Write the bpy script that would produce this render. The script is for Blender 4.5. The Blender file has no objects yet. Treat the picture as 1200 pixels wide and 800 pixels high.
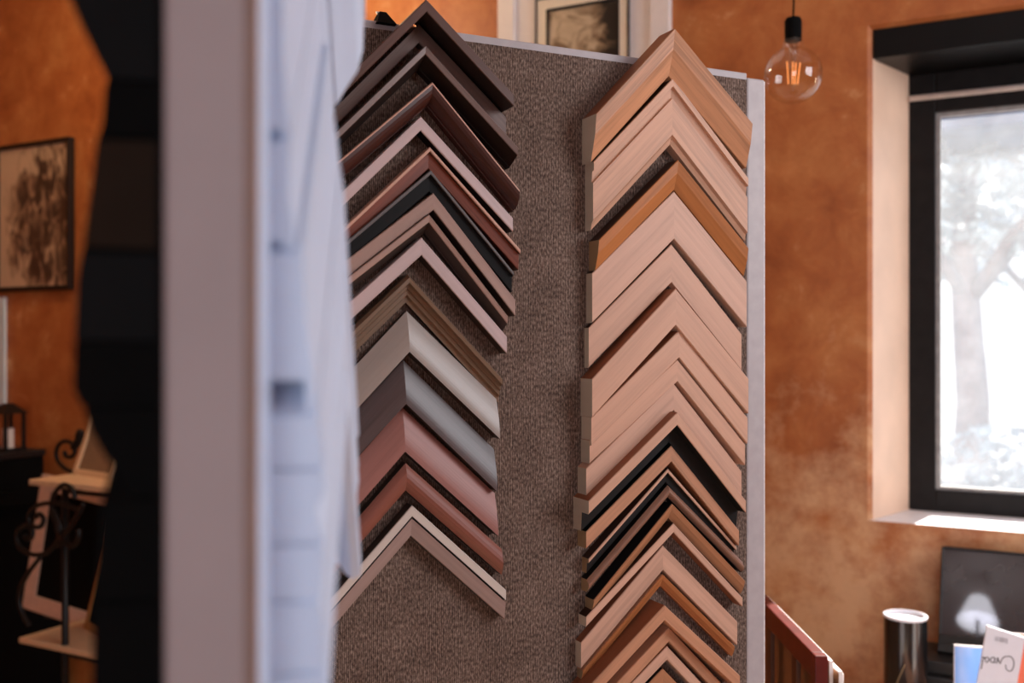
import bpy, bmesh, math, random
from mathutils import Vector, Matrix
random.seed(7)
sc = bpy.context.scene
COL = sc.collection
F = 1167.0
CAM = Vector((0, 0, 1.55))
R = math.radians

# ------------------------------------------------------------------ helpers
def lin(c):
    c = c / 255.0
    return c / 12.92 if c <= 0.04045 else ((c + 0.055) / 1.055) ** 2.4
def rgb(r, g, b): return (lin(r), lin(g), lin(b), 1.0)

def ray(px, py): return Vector(((px - 600) / F, 1.0, (400 - py) / F))
def at(px, py, d): return CAM + ray(px, py) * d
def hit(px, py, Q, n):
    r = ray(px, py)
    return CAM + r * ((Q - CAM).dot(n) / r.dot(n))

class MB:
    def __init__(s): s.v = []; s.f = []; s.m = []; s.uv = []
    def face(s, pts, mat=0, uv=None):
        b = len(s.v); s.v += [tuple(p) for p in pts]
        s.f.append(list(range(b, b + len(pts)))); s.m.append(mat); s.uv.append(uv)
    def grid(s, rings, closed=True, mat=0, caps=True):
        b = len(s.v); n = len(rings[0])
        for r_ in rings: s.v += [tuple(p) for p in r_]
        for i in range(len(rings) - 1):
            for j in range(n if closed else n - 1):
                k = (j + 1) % n
                s.f.append([b+i*n+j, b+i*n+k, b+(i+1)*n+k, b+(i+1)*n+j]); s.m.append(mat); s.uv.append(None)
        if caps and closed:
            s.f.append([b+j for j in range(n)][::-1]); s.m.append(mat); s.uv.append(None)
            e = b + (len(rings)-1)*n
            s.f.append([e+j for j in range(n)]); s.m.append(mat); s.uv.append(None)
    def box(s, x0, x1, y0, y1, z0, z1, mat=0, M=None):
        p = [Vector(q) for q in ((x0,y0,z0),(x1,y0,z0),(x1,y1,z0),(x0,y1,z0),(x0,y0,z1),(x1,y0,z1),(x1,y1,z1),(x0,y1,z1))]
        if M: p = [M @ q for q in p]
        b = len(s.v); s.v += [tuple(q) for q in p]
        for q in ((0,3,2,1),(4,5,6,7),(0,1,5,4),(1,2,6,5),(2,3,7,6),(3,0,4,7)):
            s.f.append([b+i for i in q]); s.m.append(mat); s.uv.append(None)
    def tube(s, pts, r, n=8, mat=0):
        pts = [Vector(p) for p in pts]; rings = []
        prev = None
        for i, p in enumerate(pts):
            t = (pts[min(i+1, len(pts)-1)] - pts[max(i-1, 0)]).normalized()
            ref = prev if prev is not None else (Vector((0,0,1)) if abs(t.z) < .9 else Vector((1,0,0)))
            a = (ref - t * ref.dot(t)).normalized(); c = t.cross(a); prev = a
            rr = r[i] if isinstance(r, (list, tuple)) else r
            rings.append([p + (a*math.cos(2*math.pi*k/n) + c*math.sin(2*math.pi*k/n))*rr for k in range(n)])
        s.grid(rings, True, mat)
    def lathe(s, prof, c=(0,0,0), n=32, mat=0, caps=False):
        s.grid([[(c[0]+r*math.cos(2*math.pi*k/n), c[1]+r*math.sin(2*math.pi*k/n), c[2]+z) for k in range(n)] for r, z in prof], True, mat, caps)

def link(name, mb, mats, parent=None, loc=None, rotz=0.0, smooth=False, bevel=0.0, weld=True):
    me = bpy.data.meshes.new(name)
    me.from_pydata(mb.v, [], mb.f)
    if not isinstance(mats, (list, tuple)): mats = [mats]
    for m in mats: me.materials.append(m)
    for p, mi in zip(me.polygons, mb.m): p.material_index = mi; p.use_smooth = smooth
    if any(u for u in mb.uv):
        l = me.uv_layers.new(name='UVMap')
        for p, u in zip(me.polygons, mb.uv):
            if u:
                for li, q in zip(p.loop_indices, u): l.data[li].uv = q
    bm = bmesh.new(); bm.from_mesh(me)
    if weld: bmesh.ops.remove_doubles(bm, verts=bm.verts, dist=1e-6)
    bmesh.ops.recalc_face_normals(bm, faces=bm.faces)
    bm.to_mesh(me); bm.free()
    o = bpy.data.objects.new(name, me); COL.objects.link(o)
    if parent: o.parent = parent
    if loc is not None: o.location = loc
    o.rotation_euler.z = rotz
    if bevel:
        b = o.modifiers.new('bevel', 'BEVEL'); b.width = bevel; b.segments = 2; b.limit_method = 'ANGLE'
    return o
def empty(name, loc, rotz=0.0, rot=None):
    o = bpy.data.objects.new(name, None); COL.objects.link(o); o.location = loc
    o.rotation_euler = rot if rot else (0, 0, rotz); o.empty_display_size = .05
    return o
def tag(o, label=None, cat=None, group=None, kind=None):
    if label: o['label'] = label
    if cat: o['category'] = cat
    if group: o['group'] = group
    if kind: o['kind'] = kind
    return o

# ------------------------------------------------------------------ materials
def new(name):
    m = bpy.data.materials.new(name); m.use_nodes = True
    nt = m.node_tree; b = nt.nodes['Principled BSDF']
    return m, nt, b
def N(nt, t, **kw):
    n = nt.nodes.new(t)
    for k, v in kw.items(): setattr(n, k, v)
    return n
def ramp(nt, stops):
    r = N(nt, 'ShaderNodeValToRGB'); e = r.color_ramp.elements
    e[0].position, e[0].color = stops[0]; e[1].position, e[1].color = stops[-1]
    for p, c in stops[1:-1]:
        q = e.new(p); q.color = c
    return r
def plain(name, c, rough=.5, metal=0.0, noise=.0, nscale=40, spec=.5, bump=0.0):
    m, nt, b = new(name); b.inputs['Roughness'].default_value = rough; b.inputs['Metallic'].default_value = metal
    b.inputs['Specular IOR Level'].default_value = spec
    tc = N(nt, 'ShaderNodeTexCoord'); nz = N(nt, 'ShaderNodeTexNoise'); nz.inputs['Scale'].default_value = nscale; nz.inputs['Detail'].default_value = 4
    nt.links.new(tc.outputs['Object'], nz.inputs['Vector'])
    lo = tuple(x*(1-noise) for x in c[:3]) + (1,); hi = tuple(min(1, x*(1+noise)) for x in c[:3]) + (1,)
    r = ramp(nt, [(.3, lo), (.7, hi)]); nt.links.new(nz.outputs['Fac'], r.inputs['Fac']); nt.links.new(r.outputs['Color'], b.inputs['Base Color'])
    if bump:
        bp = N(nt, 'ShaderNodeBump'); bp.inputs['Strength'].default_value = bump; bp.inputs['Distance'].default_value = .002
        nt.links.new(nz.outputs['Fac'], bp.inputs['Height']); nt.links.new(bp.outputs['Normal'], b.inputs['Normal'])
    return m
def wood(name, base, dark, rough=.45, su=9.0, sv=170.0, contrast=1.0, spec=.3, coat=0.0):
    """grain runs along the u direction of the moulding (uv in metres)"""
    m, nt, b = new(name)
    uv = N(nt, 'ShaderNodeUVMap'); oi = N(nt, 'ShaderNodeObjectInfo')
    mp = N(nt, 'ShaderNodeMapping'); mp.inputs['Scale'].default_value = (su, sv, 1)
    nt.links.new(uv.outputs['UV'], mp.inputs['Vector'])
    cx = N(nt, 'ShaderNodeCombineXYZ'); ml = N(nt, 'ShaderNodeMath', operation='MULTIPLY'); ml.inputs[1].default_value = 57.0
    nt.links.new(oi.outputs['Random'], ml.inputs[0]); nt.links.new(ml.outputs[0], cx.inputs['Z']); nt.links.new(ml.outputs[0], cx.inputs['X'])
    ad = N(nt, 'ShaderNodeVectorMath', operation='ADD'); nt.links.new(mp.outputs[0], ad.inputs[0]); nt.links.new(cx.outputs[0], ad.inputs[1])
    n1 = N(nt, 'ShaderNodeTexNoise'); n1.inputs['Scale'].default_value = 1.0; n1.inputs['Detail'].default_value = 5; n1.inputs['Roughness'].default_value = .6; n1.inputs['Distortion'].default_value = .4
    nt.links.new(ad.outputs[0], n1.inputs['Vector'])
    n2 = N(nt, 'ShaderNodeTexNoise'); n2.inputs['Scale'].default_value = .22; n2.inputs['Detail'].default_value = 2
    nt.links.new(ad.outputs[0], n2.inputs['Vector'])
    mx = N(nt, 'ShaderNodeMath', operation='ADD'); nt.links.new(n1.outputs['Fac'], mx.inputs[0]); nt.links.new(n2.outputs['Fac'], mx.inputs[1])
    hf = N(nt, 'ShaderNodeMath', operation='MULTIPLY'); hf.inputs[1].default_value = .5; nt.links.new(mx.outputs[0], hf.inputs[0])
    w = .16 / max(contrast, .1)
    r = ramp(nt, [(.5 - w, dark), (.5, tuple((a*.35+c*.65) for a, c in zip(dark[:3], base[:3])) + (1,)), (.5 + w, base)])
    nt.links.new(hf.outputs[0], r.inputs['Fac']); nt.links.new(r.outputs['Color'], b.inputs['Base Color'])
    b.inputs['Roughness'].default_value = rough; b.inputs['Specular IOR Level'].default_value = spec
    b.inputs['Coat Weight'].default_value = coat; b.inputs['Coat Roughness'].default_value = .25
    bp = N(nt, 'ShaderNodeBump'); bp.inputs['Strength'].default_value = .12; bp.inputs['Distance'].default_value = .001
    nt.links.new(n1.outputs['Fac'], bp.inputs['Height']); nt.links.new(bp.outputs['Normal'], b.inputs['Normal'])
    return m
def shade(c, k): return tuple(x*k for x in c[:3]) + (1,)

def carpet_mat():
    m, nt, b = new('ribbed_carpet')
    tc = N(nt, 'ShaderNodeTexCoord')
    sx = N(nt, 'ShaderNodeSeparateXYZ'); nt.links.new(tc.outputs['Object'], sx.inputs[0])
    nd = N(nt, 'ShaderNodeTexNoise'); nd.inputs['Scale'].default_value = 160; nt.links.new(tc.outputs['Object'], nd.inputs['Vector'])
    a1 = N(nt, 'ShaderNodeMath', operation='MULTIPLY'); a1.inputs[1].default_value = 2*math.pi/.0025; nt.links.new(sx.outputs['X'], a1.inputs[0])
    a2 = N(nt, 'ShaderNodeMath', operation='MULTIPLY_ADD'); a2.inputs[1].default_value = 2.6; nt.links.new(nd.outputs['Fac'], a2.inputs[0]); nt.links.new(a1.outputs[0], a2.inputs[2])
    sn = N(nt, 'ShaderNodeMath', operation='SINE'); nt.links.new(a2.outputs[0], sn.inputs[0])
    mp = N(nt, 'ShaderNodeMapping'); mp.inputs['Scale'].default_value = (420, 420, 210); nt.links.new(tc.outputs['Object'], mp.inputs[0])
    n1 = N(nt, 'ShaderNodeTexNoise'); n1.inputs['Scale'].default_value = 1; n1.inputs['Detail'].default_value = 3; nt.links.new(mp.outputs[0], n1.inputs['Vector'])
    n2 = N(nt, 'ShaderNodeTexNoise'); n2.inputs['Scale'].default_value = 22; n2.inputs['Detail'].default_value = 4; nt.links.new(tc.outputs['Object'], n2.inputs['Vector'])
    s = N(nt, 'ShaderNodeMath', operation='MULTIPLY_ADD'); s.inputs[1].default_value = .10; nt.links.new(sn.outputs[0], s.inputs[0]); nt.links.new(n1.outputs['Fac'], s.inputs[2])
    s2 = N(nt, 'ShaderNodeMath', operation='MULTIPLY_ADD'); s2.inputs[1].default_value = .25; nt.links.new(n2.outputs['Fac'], s2.inputs[0]); nt.links.new(s.outputs[0], s2.inputs[2])
    r = ramp(nt, [(.36, rgb(48, 37, 33)), (.62, rgb(98, 80, 71)), (.9, rgb(152, 130, 118))])
    nt.links.new(s2.outputs[0], r.inputs['Fac']); nt.links.new(r.outputs['Color'], b.inputs['Base Color'])
    b.inputs['Roughness'].default_value = .95; b.inputs['Specular IOR Level'].default_value = .1
    bp = N(nt, 'ShaderNodeBump'); bp.inputs['Strength'].default_value = .5; bp.inputs['Distance'].default_value = .0015
    nt.links.new(s.outputs[0], bp.inputs['Height']); nt.links.new(bp.outputs['Normal'], b.inputs['Normal'])
    return m

def plaster_mat():
    m, nt, b = new('ochre_plaster')
    tc = N(nt, 'ShaderNodeTexCoord')
    def nz(sc_, det, rough=.6, dist=0.0):
        n = N(nt, 'ShaderNodeTexNoise'); n.inputs['Scale'].default_value = sc_; n.inputs['Detail'].default_value = det
        n.inputs['Roughness'].default_value = rough; n.inputs['Distortion'].default_value = dist
        nt.links.new(tc.outputs['Object'], n.inputs['Vector']); return n
    big = nz(2.2, 6, .62, .6); mid = nz(7, 8, .68, .4); fine = nz(60, 4)
    mx = N(nt, 'ShaderNodeMath', operation='MULTIPLY_ADD'); mx.inputs[1].default_value = .55
    nt.links.new(mid.outputs['Fac'], mx.inputs[0])
    h2 = N(nt, 'ShaderNodeMath', operation='MULTIPLY'); h2.inputs[1].default_value = .5; nt.links.new(big.outputs['Fac'], h2.inputs[0]); nt.links.new(h2.outputs[0], mx.inputs[2])
    r = ramp(nt, [(.36, rgb(150, 78, 36)), (.5, rgb(180, 103, 52)), (.6, rgb(197, 124, 68)), (.74, rgb(216, 156, 106))])
    nt.links.new(mx.outputs[0], r.inputs['Fac'])
    # pale scuffed patches; thicker and brighter low by the window, standing in for light
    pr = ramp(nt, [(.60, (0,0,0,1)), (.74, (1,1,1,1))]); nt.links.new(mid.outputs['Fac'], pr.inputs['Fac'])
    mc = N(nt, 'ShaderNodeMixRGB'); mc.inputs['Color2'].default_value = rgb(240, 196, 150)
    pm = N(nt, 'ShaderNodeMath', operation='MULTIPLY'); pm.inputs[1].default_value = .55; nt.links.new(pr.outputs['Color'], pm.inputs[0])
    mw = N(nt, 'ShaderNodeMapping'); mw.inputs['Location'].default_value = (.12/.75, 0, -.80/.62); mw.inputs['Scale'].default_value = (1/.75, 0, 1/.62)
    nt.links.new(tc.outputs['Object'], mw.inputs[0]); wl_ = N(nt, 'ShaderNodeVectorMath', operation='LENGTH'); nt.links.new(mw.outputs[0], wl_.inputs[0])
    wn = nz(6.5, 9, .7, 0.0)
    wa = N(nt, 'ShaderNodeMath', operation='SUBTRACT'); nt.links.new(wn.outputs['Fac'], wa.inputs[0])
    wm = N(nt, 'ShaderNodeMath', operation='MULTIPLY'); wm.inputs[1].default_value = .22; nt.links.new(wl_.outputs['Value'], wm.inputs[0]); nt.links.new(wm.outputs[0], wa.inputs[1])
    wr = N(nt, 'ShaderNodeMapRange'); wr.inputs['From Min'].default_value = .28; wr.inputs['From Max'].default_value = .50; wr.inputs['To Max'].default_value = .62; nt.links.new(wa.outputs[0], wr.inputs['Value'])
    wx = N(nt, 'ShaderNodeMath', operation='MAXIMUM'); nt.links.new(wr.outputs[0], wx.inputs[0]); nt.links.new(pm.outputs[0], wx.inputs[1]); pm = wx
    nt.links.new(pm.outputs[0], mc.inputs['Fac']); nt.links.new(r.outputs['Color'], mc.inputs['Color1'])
    nt.links.new(mc.outputs['Color'], b.inputs['Base Color'])
    rr = N(nt, 'ShaderNodeMapRange'); rr.inputs['To Min'].default_value = .38; rr.inputs['To Max'].default_value = .6
    nt.links.new(mid.outputs['Fac'], rr.inputs['Value']); nt.links.new(rr.outputs[0], b.inputs['Roughness'])
    bp = N(nt, 'ShaderNodeBump'); bp.inputs['Strength'].default_value = .25; bp.inputs['Distance'].default_value = .01
    ad = N(nt, 'ShaderNodeMath', operation='MULTIPLY_ADD'); ad.inputs[1].default_value = .15; nt.links.new(fine.outputs['Fac'], ad.inputs[0]); nt.links.new(mid.outputs['Fac'], ad.inputs[2])
    nt.links.new(ad.outputs[0], bp.inputs['Height']); nt.links.new(bp.outputs['Normal'], b.inputs['Normal'])
    return m
def emit(name, c, s):
    m, nt, b = new(name); b.inputs['Base Color'].default_value = c
    b.inputs['Emission Color'].default_value = c; b.inputs['Emission Strength'].default_value = s
    return m
def glass_mat(name, tint=(1,1,1,1), gloss=1.0, dust=0.0):
    m = bpy.data.materials.new(name); m.use_nodes = True; nt = m.node_tree; nt.nodes.clear()
    out = N(nt, 'ShaderNodeOutputMaterial'); tr = N(nt, 'ShaderNodeBsdfTransparent'); tr.inputs[0].default_value = tint
    gl = N(nt, 'ShaderNodeBsdfGlossy'); gl.inputs['Roughness'].default_value = .02
    lw = N(nt, 'ShaderNodeLayerWeight'); lw.inputs[0].default_value = .5
    pw = N(nt, 'ShaderNodeMath', operation='POWER'); pw.inputs[1].default_value = 4.0; nt.links.new(lw.outputs['Facing'], pw.inputs[0])
    mu = N(nt, 'ShaderNodeMath', operation='MULTIPLY_ADD'); mu.inputs[1].default_value = gloss*.5; mu.inputs[2].default_value = .045*gloss; mu.use_clamp = True
    nt.links.new(pw.outputs[0], mu.inputs[0])
    mix = N(nt, 'ShaderNodeMixShader'); nt.links.new(mu.outputs[0], mix.inputs[0]); nt.links.new(tr.outputs[0], mix.inputs[1]); nt.links.new(gl.outputs[0], mix.inputs[2])
    last = mix
    if dust:
        ts = N(nt, 'ShaderNodeBsdfTranslucent'); ts.inputs[0].default_value = (.95, .97, 1, 1)
        tc = N(nt, 'ShaderNodeTexCoord'); nz = N(nt, 'ShaderNodeTexNoise'); nz.inputs['Scale'].default_value = 9; nz.inputs['Detail'].default_value = 6
        nt.links.new(tc.outputs['Object'], nz.inputs['Vector'])
        mr = N(nt, 'ShaderNodeMapRange'); mr.inputs['To Min'].default_value = dust*.4; mr.inputs['To Max'].default_value = dust*1.6; nt.links.new(nz.outputs['Fac'], mr.inputs['Value'])
        m2 = N(nt, 'ShaderNodeMixShader'); nt.links.new(mr.outputs[0], m2.inputs[0]); nt.links.new(mix.outputs[0], m2.inputs[1]); nt.links.new(ts.outputs[0], m2.inputs[2]); last = m2
    nt.links.new(last.outputs[0], out.inputs[0])
    return m
def picture_mat(name, stops, scale, stretch=(1,1,1), detail=6, dist=1.5, rough=.3, mask=None, ell=None):
    """abstract blotched print"""
    m, nt, b = new(name); tc = N(nt, 'ShaderNodeTexCoord')
    mp = N(nt, 'ShaderNodeMapping'); mp.inputs['Scale'].default_value = stretch; nt.links.new(tc.outputs['Object'], mp.inputs[0])
    n1 = N(nt, 'ShaderNodeTexNoise'); n1.inputs['Scale'].default_value = scale; n1.inputs['Detail'].default_value = detail; n1.inputs['Distortion'].default_value = dist
    nt.links.new(mp.outputs[0], n1.inputs['Vector'])
    src = n1.outputs['Fac']
    if mask:  # (axis, centre, width, amount): a darker subject standing in a pale ground
        sx = N(nt, 'ShaderNodeSeparateXYZ'); nt.links.new(tc.outputs['Object'], sx.inputs[0])
        tot = src
        for (kx, kz, off, lo, hi, amt) in mask:
            a = N(nt, 'ShaderNodeMath', operation='MULTIPLY'); a.inputs[1].default_value = kx; nt.links.new(sx.outputs['X'], a.inputs[0])
            c = N(nt, 'ShaderNodeMath', operation='MULTIPLY_ADD'); c.inputs[1].default_value = kz; nt.links.new(sx.outputs['Z'], c.inputs[0]); nt.links.new(a.outputs[0], c.inputs[2])
            d = N(nt, 'ShaderNodeMapRange'); d.inputs['From Min'].default_value = lo - off; d.inputs['From Max'].default_value = hi - off; d.inputs['To Min'].default_value = 0; d.inputs['To Max'].default_value = amt
            nt.links.new(c.outputs[0], d.inputs['Value'])
            e = N(nt, 'ShaderNodeMath', operation='ADD'); nt.links.new(tot, e.inputs[0]); nt.links.new(d.outputs[0], e.inputs[1]); tot = e.outputs[0]
        src = tot
    if ell:  # a darker subject inside an ellipse, pale ground around it
        cx, cz, rx, rz, a0, a1 = ell
        m2 = N(nt, 'ShaderNodeMapping'); m2.inputs['Scale'].default_value = (1/rx, 0, 1/rz); m2.inputs['Location'].default_value = (-cx/rx, 0, -cz/rz)
        nt.links.new(tc.outputs['Object'], m2.inputs[0]); ln = N(nt, 'ShaderNodeVectorMath', operation='LENGTH'); nt.links.new(m2.outputs[0], ln.inputs[0])
        d = N(nt, 'ShaderNodeMapRange'); d.inputs['From Min'].default_value = .6; d.inputs['From Max'].default_value = 1.1; d.inputs['To Min'].default_value = a0; d.inputs['To Max'].default_value = a1
        nt.links.new(ln.outputs['Value'], d.inputs['Value']); e = N(nt, 'ShaderNodeMath', operation='ADD'); nt.links.new(src, e.inputs[0]); nt.links.new(d.outputs[0], e.inputs[1]); src = e.outputs[0]
    r = ramp(nt, stops); nt.links.new(src, r.inputs['Fac']); nt.links.new(r.outputs['Color'], b.inputs['Base Color'])
    b.inputs['Roughness'].default_value = rough
    return m

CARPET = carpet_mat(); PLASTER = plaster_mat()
M_strip = plain('painted_lilac_grey_wood', rgb(170, 159, 160), .5, noise=.06, nscale=60)
M_worn = plain('worn_white_edge', rgb(228, 222, 220), .6, noise=.15, nscale=200)
M_core = plain('grey_board_edge', rgb(164, 148, 148), .6, noise=.05, nscale=14)
M_hard = plain('brown_hardboard', rgb(142, 112, 100), .6, noise=.08)
M_white = plain('white_gesso', rgb(200, 213, 236), .45, noise=.02)
M_cream = plain('cream_paint', rgb(226, 190, 150), .5, noise=.06)
M_pale = plain('pale_mount_board', rgb(236, 226, 222), .7, noise=.02)
M_slip = plain('cream_slip', rgb(236, 222, 200), .5, noise=.03)
M_black = plain('black_satin', rgb(22, 20, 20), .4, noise=.1)
M_blackm = plain('black_matt', rgb(9, 8, 8), .85, noise=.1, spec=.1)
M_iron = plain('black_iron', rgb(20, 17, 16), .45, metal=.3, noise=.2)
M_frameblk = plain('weathered_dark_window_frame', rgb(24, 20, 19), .5, noise=.35, nscale=25, spec=.2)
M_lintel = plain('black_lintel', rgb(8, 7, 7), .4, noise=.3, nscale=18, spec=.25)
M_conc = plain('pale_wood_floor', rgb(206, 172, 136), .5, noise=.12, nscale=6)
M_ceil = plain('white_ceiling', rgb(225, 215, 205), .8, noise=.03)
M_sill = plain('white_limewash', rgb(236, 230, 230), .5, noise=.06, nscale=20)
M_maho = plain('dark_red_mahogany', rgb(98, 34, 30), .3, noise=.2, nscale=30)
M_oakpanel = plain('brown_oak_panel', rgb(90, 52, 32), .5, noise=.2, nscale=25)
M_silver = plain('silver_metal', rgb(205, 203, 205), .35, metal=.6)

# ------------------------------------------------------------------ frames of reference
TP = R(25)
PQ = Vector((277/F*1.40, 1.40, 1.55)); PN = Vector((math.sin(TP), -math.cos(TP), 0)); PU = Vector((math.cos(TP), math.sin(TP), 0))
def psz(px, py, h):
    p = hit(px, py, PQ + PN*h, PN); q = p - PQ
    return q.dot(PU), p.z
W0 = Vector((422/F*2.7, 2.7, 0)); TW = R(-28)
WX = Vector((math.cos(TW), math.sin(TW), 0)); WY = Vector((-math.sin(TW), math.cos(TW), 0))   # right along the wall, outward
def wl(p): q = p - W0; return q.dot(WX), q.dot(WY), p.z
def onwall(px, py, y=0.0): return wl(hit(px, py, W0 + WY*y, WY))
def W(x, y, z): return W0 + WX*x + WY*y + Vector((0,0,z))
def wlink(name, mb, mats, **k): return link(name, mb, mats, loc=W0, rotz=TW, **k)

# ------------------------------------------------------------------ the room
zs_ = onwall(1025, 610)[2]; zlin0 = onwall(1022, 68)[2]; zlin1 = onwall(1022, 34)[2]
YF = .235
xb, _, _ = onwall(1065, 400, YF)
OW = 1.28
XL, XR, YB, ZC = -4.3, 2.35, -5.0, 3.6
T = .38
wb = MB()
def bevel_wall():
    # wall with a splayed window opening
    def q(*p, m=0): wb.face(p, m)
    x0, x1, z0, z1 = 0.0, OW, zs_, zlin1
    X0, X1 = xb, OW - xb
    c = .012
    # inner face round the opening
    for (a, b_, d, e) in ((XL, x0-c, 0, ZC), (x1+c, XR, 0, ZC), (x0-c, x1+c, 0, z0), (x0-c, x1+c, z1+c, ZC)):
        q((a,0,d),(b_,0,d),(b_,0,e),(a,0,e))
    # softened corner
    q((x0-c,0,z0),(x0,c,z0),(x0,c,z1),(x0-c,0,z1+c)); q((x1+c,0,z0),(x1,c,z0),(x1,c,z1),(x1+c,0,z1+c))
    q((x0-c,0,z1+c),(x0,c,z1),(x1,c,z1),(x1+c,0,z1+c))
    # reveals; wall plaster painted paler to carry the skylight on them
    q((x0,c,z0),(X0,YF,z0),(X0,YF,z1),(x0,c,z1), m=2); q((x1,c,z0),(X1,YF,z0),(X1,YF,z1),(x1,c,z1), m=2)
    q((X0,YF,z0),(X0,T,z0),(X0,T,z1),(X0,YF,z1)); q((X1,YF,z0),(X1,T,z0),(X1,T,z1),(X1,YF,z1))
    q((x0,c,z1),(X0,YF,z1),(X0,T,z1),(X1,T,z1),(X1,YF,z1),(x1,c,z1))
    # sill (white)
    q((x0-c,0,z0),(x0,c,z0),(X0,YF,z0),(X0,T,z0),(X1,T,z0),(X1,YF,z0),(x1,c,z0),(x1+c,0,z0), m=1)
    # outside
    for (a, b_, d, e) in ((XL, X0, -.3, ZC+.2), (X1, XR, -.3, ZC+.2), (X0, X1, -.3, z0), (X0, X1, z1, ZC+.2)):
        q((a,T,d),(b_,T,d),(b_,T,e),(a,T,e))
    for a in (XL, XR): q((a,0,0),(a,T,-.3),(a,T,ZC+.2),(a,0,ZC))
    q((XL,0,ZC),(XR,0,ZC),(XR,T,ZC+.2),(XL,T,ZC+.2))
bevel_wall()
me_wall = wlink('wall_back', wb, [PLASTER, M_sill, plain('pale_peach_skylit_plaster', rgb(236, 200, 174), .45, noise=.07, nscale=7)]); tag(me_wall, kind='structure')
b = MB(); b.box(XL-.1, XL, YB-.1, T, -.3, ZC+.2); tag(wlink('wall_left', b, PLASTER), kind='structure')
vx0, vx1, vz0, vz1 = .50, 1.9, .75, 2.35
b = MB(); b.box(XL-.1, vx0, YB-.1, YB, -.3, ZC+.2); b.box(vx1, XR, YB-.1, YB, -.3, ZC+.2); b.box(vx0, vx1, YB-.1, YB, -.3, vz0); b.box(vx0, vx1, YB-.1, YB, vz1, ZC+.2)
tag(wlink('wall_front', b, PLASTER), kind='structure')
b = MB()
for (a, c_, d, e) in ((vx0, vx0+.06, vz0, vz1), (vx1-.06, vx1, vz0, vz1), (vx0+.06, vx1-.06, vz0, vz0+.06), (vx0+.06, vx1-.06, vz1-.06, vz1), (vx0+.06, vx1-.06, 1.5, 1.55)):
    b.box(a, c_, YB-.08, YB-.03, d, e)
tag(wlink('window_3', b, M_pale), kind='structure')
# wall behind the camera has a third window
# right wall with a second (unseen) window that lights the boards
wy0, wy1, wz0, wz1 = -2.1, -.6, 1.6, 2.95
b = MB()
b.box(XR, XR+.2, YB-.1, wy0, -.3, ZC+.2); b.box(XR, XR+.2, wy1, T, -.3, ZC+.2)
b.box(XR, XR+.2, wy0, wy1, -.3, wz0); b.box(XR, XR+.2, wy0, wy1, wz1, ZC+.2)
tag(wlink('wall_right', b, PLASTER), kind='structure')
b = MB()
for (a, c_, d, e) in ((wy0, wy0+.06, wz0, wz1), (wy1-.06, wy1, wz0, wz1), (wy0+.06, wy1-.06, wz0, wz0+.06), (wy0+.06, wy1-.06, wz1-.06, wz1), ((wy0+wy1)/2-.03, (wy0+wy1)/2+.03, wz0+.06, wz1-.06)):
    b.box(XR+.06, XR+.12, a, c_, d, e)
tag(wlink('window_2', b, M_frameblk), kind='structure')
b = MB(); b.box(XL-.1, XR+.2, YB-.1, 0, -.12, 0); tag(wlink('floor', b, M_conc), kind='structure')
b = MB(); b.box(XL-.1, XR+.2, YB-.1, 0, ZC, ZC+.2); tag(wlink('ceiling', b, M_ceil), kind='structure')

# lintel
b = MB(); b.box(.002, OW-.002, .006, YF+.02, zlin0, zlin1)
tag(wlink('trim_1', b, M_lintel, bevel=.004), kind='structure')
# window: frame, glazing bead, pane, hung wire
gx0, _, gzt = onwall(1097, 133, YF+.02); _, _, gzb = onwall(1100, 573, YF+.02)
gx1 = OW - gx0
fz0, fz1 = zs_, zlin0
X0, X1 = xb, OW-xb
wroot = empty('window_1', W0, TW); tag(wroot, kind='structure')
b = MB()
y0, y1 = YF, YF+.07
b.box(X0, gx0, y0, y1, fz0, fz1); b.box(gx1, X1, y0, y1, fz0, fz1); b.box(gx0, gx1, y0, y1, fz0, gzb); b.box(gx0, gx1, y0, y1, gzt, fz1)
link('window_frame', b, M_frameblk, wroot, bevel=.004)
b = MB()
bd = .012
b.box(gx0, gx0+bd, y0+.012, y0+.04, gzb, gzt); b.box(gx1-bd, gx1, y0+.012, y0+.04, gzb, gzt)
b.box(gx0+bd, gx1-bd, y0+.012, y0+.04, gzb, gzb+bd*.8); b.box(gx0+bd, gx1-bd, y0+.012, y0+.04, gzt-bd, gzt)
link('glazing_bead', b, plain('pale_bead', rgb(150, 145, 142), .4, noise=.2), wroot)
b = MB(); b.box(gx0, gx1, y0+.045, y0+.05, gzb, gzt)
link('window_pane', b, glass_mat('dusty_window_glass', dust=.072), wroot)
rx0, _, rz = onwall(1064, 116, YF-.01); 
b = MB(); b.tube([(X0+.002, YF-.010, rz), (X1-.002, YF-.010, rz)], .0085, 10)
for fx in (.33, .9): b.tube([(X0+fx*(X1-X0)-.01, YF-.010, rz), (X0+fx*(X1-X0)+.01, YF-.010, rz)], .0125, 10)
ro = wlink('curtain_rod', b, plain('white_rod', rgb(236, 228, 224), .4, noise=.05), smooth=True)
tag(ro, 'thin white rod fixed across the top of the dark window frame', 'curtain rod')

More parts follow.
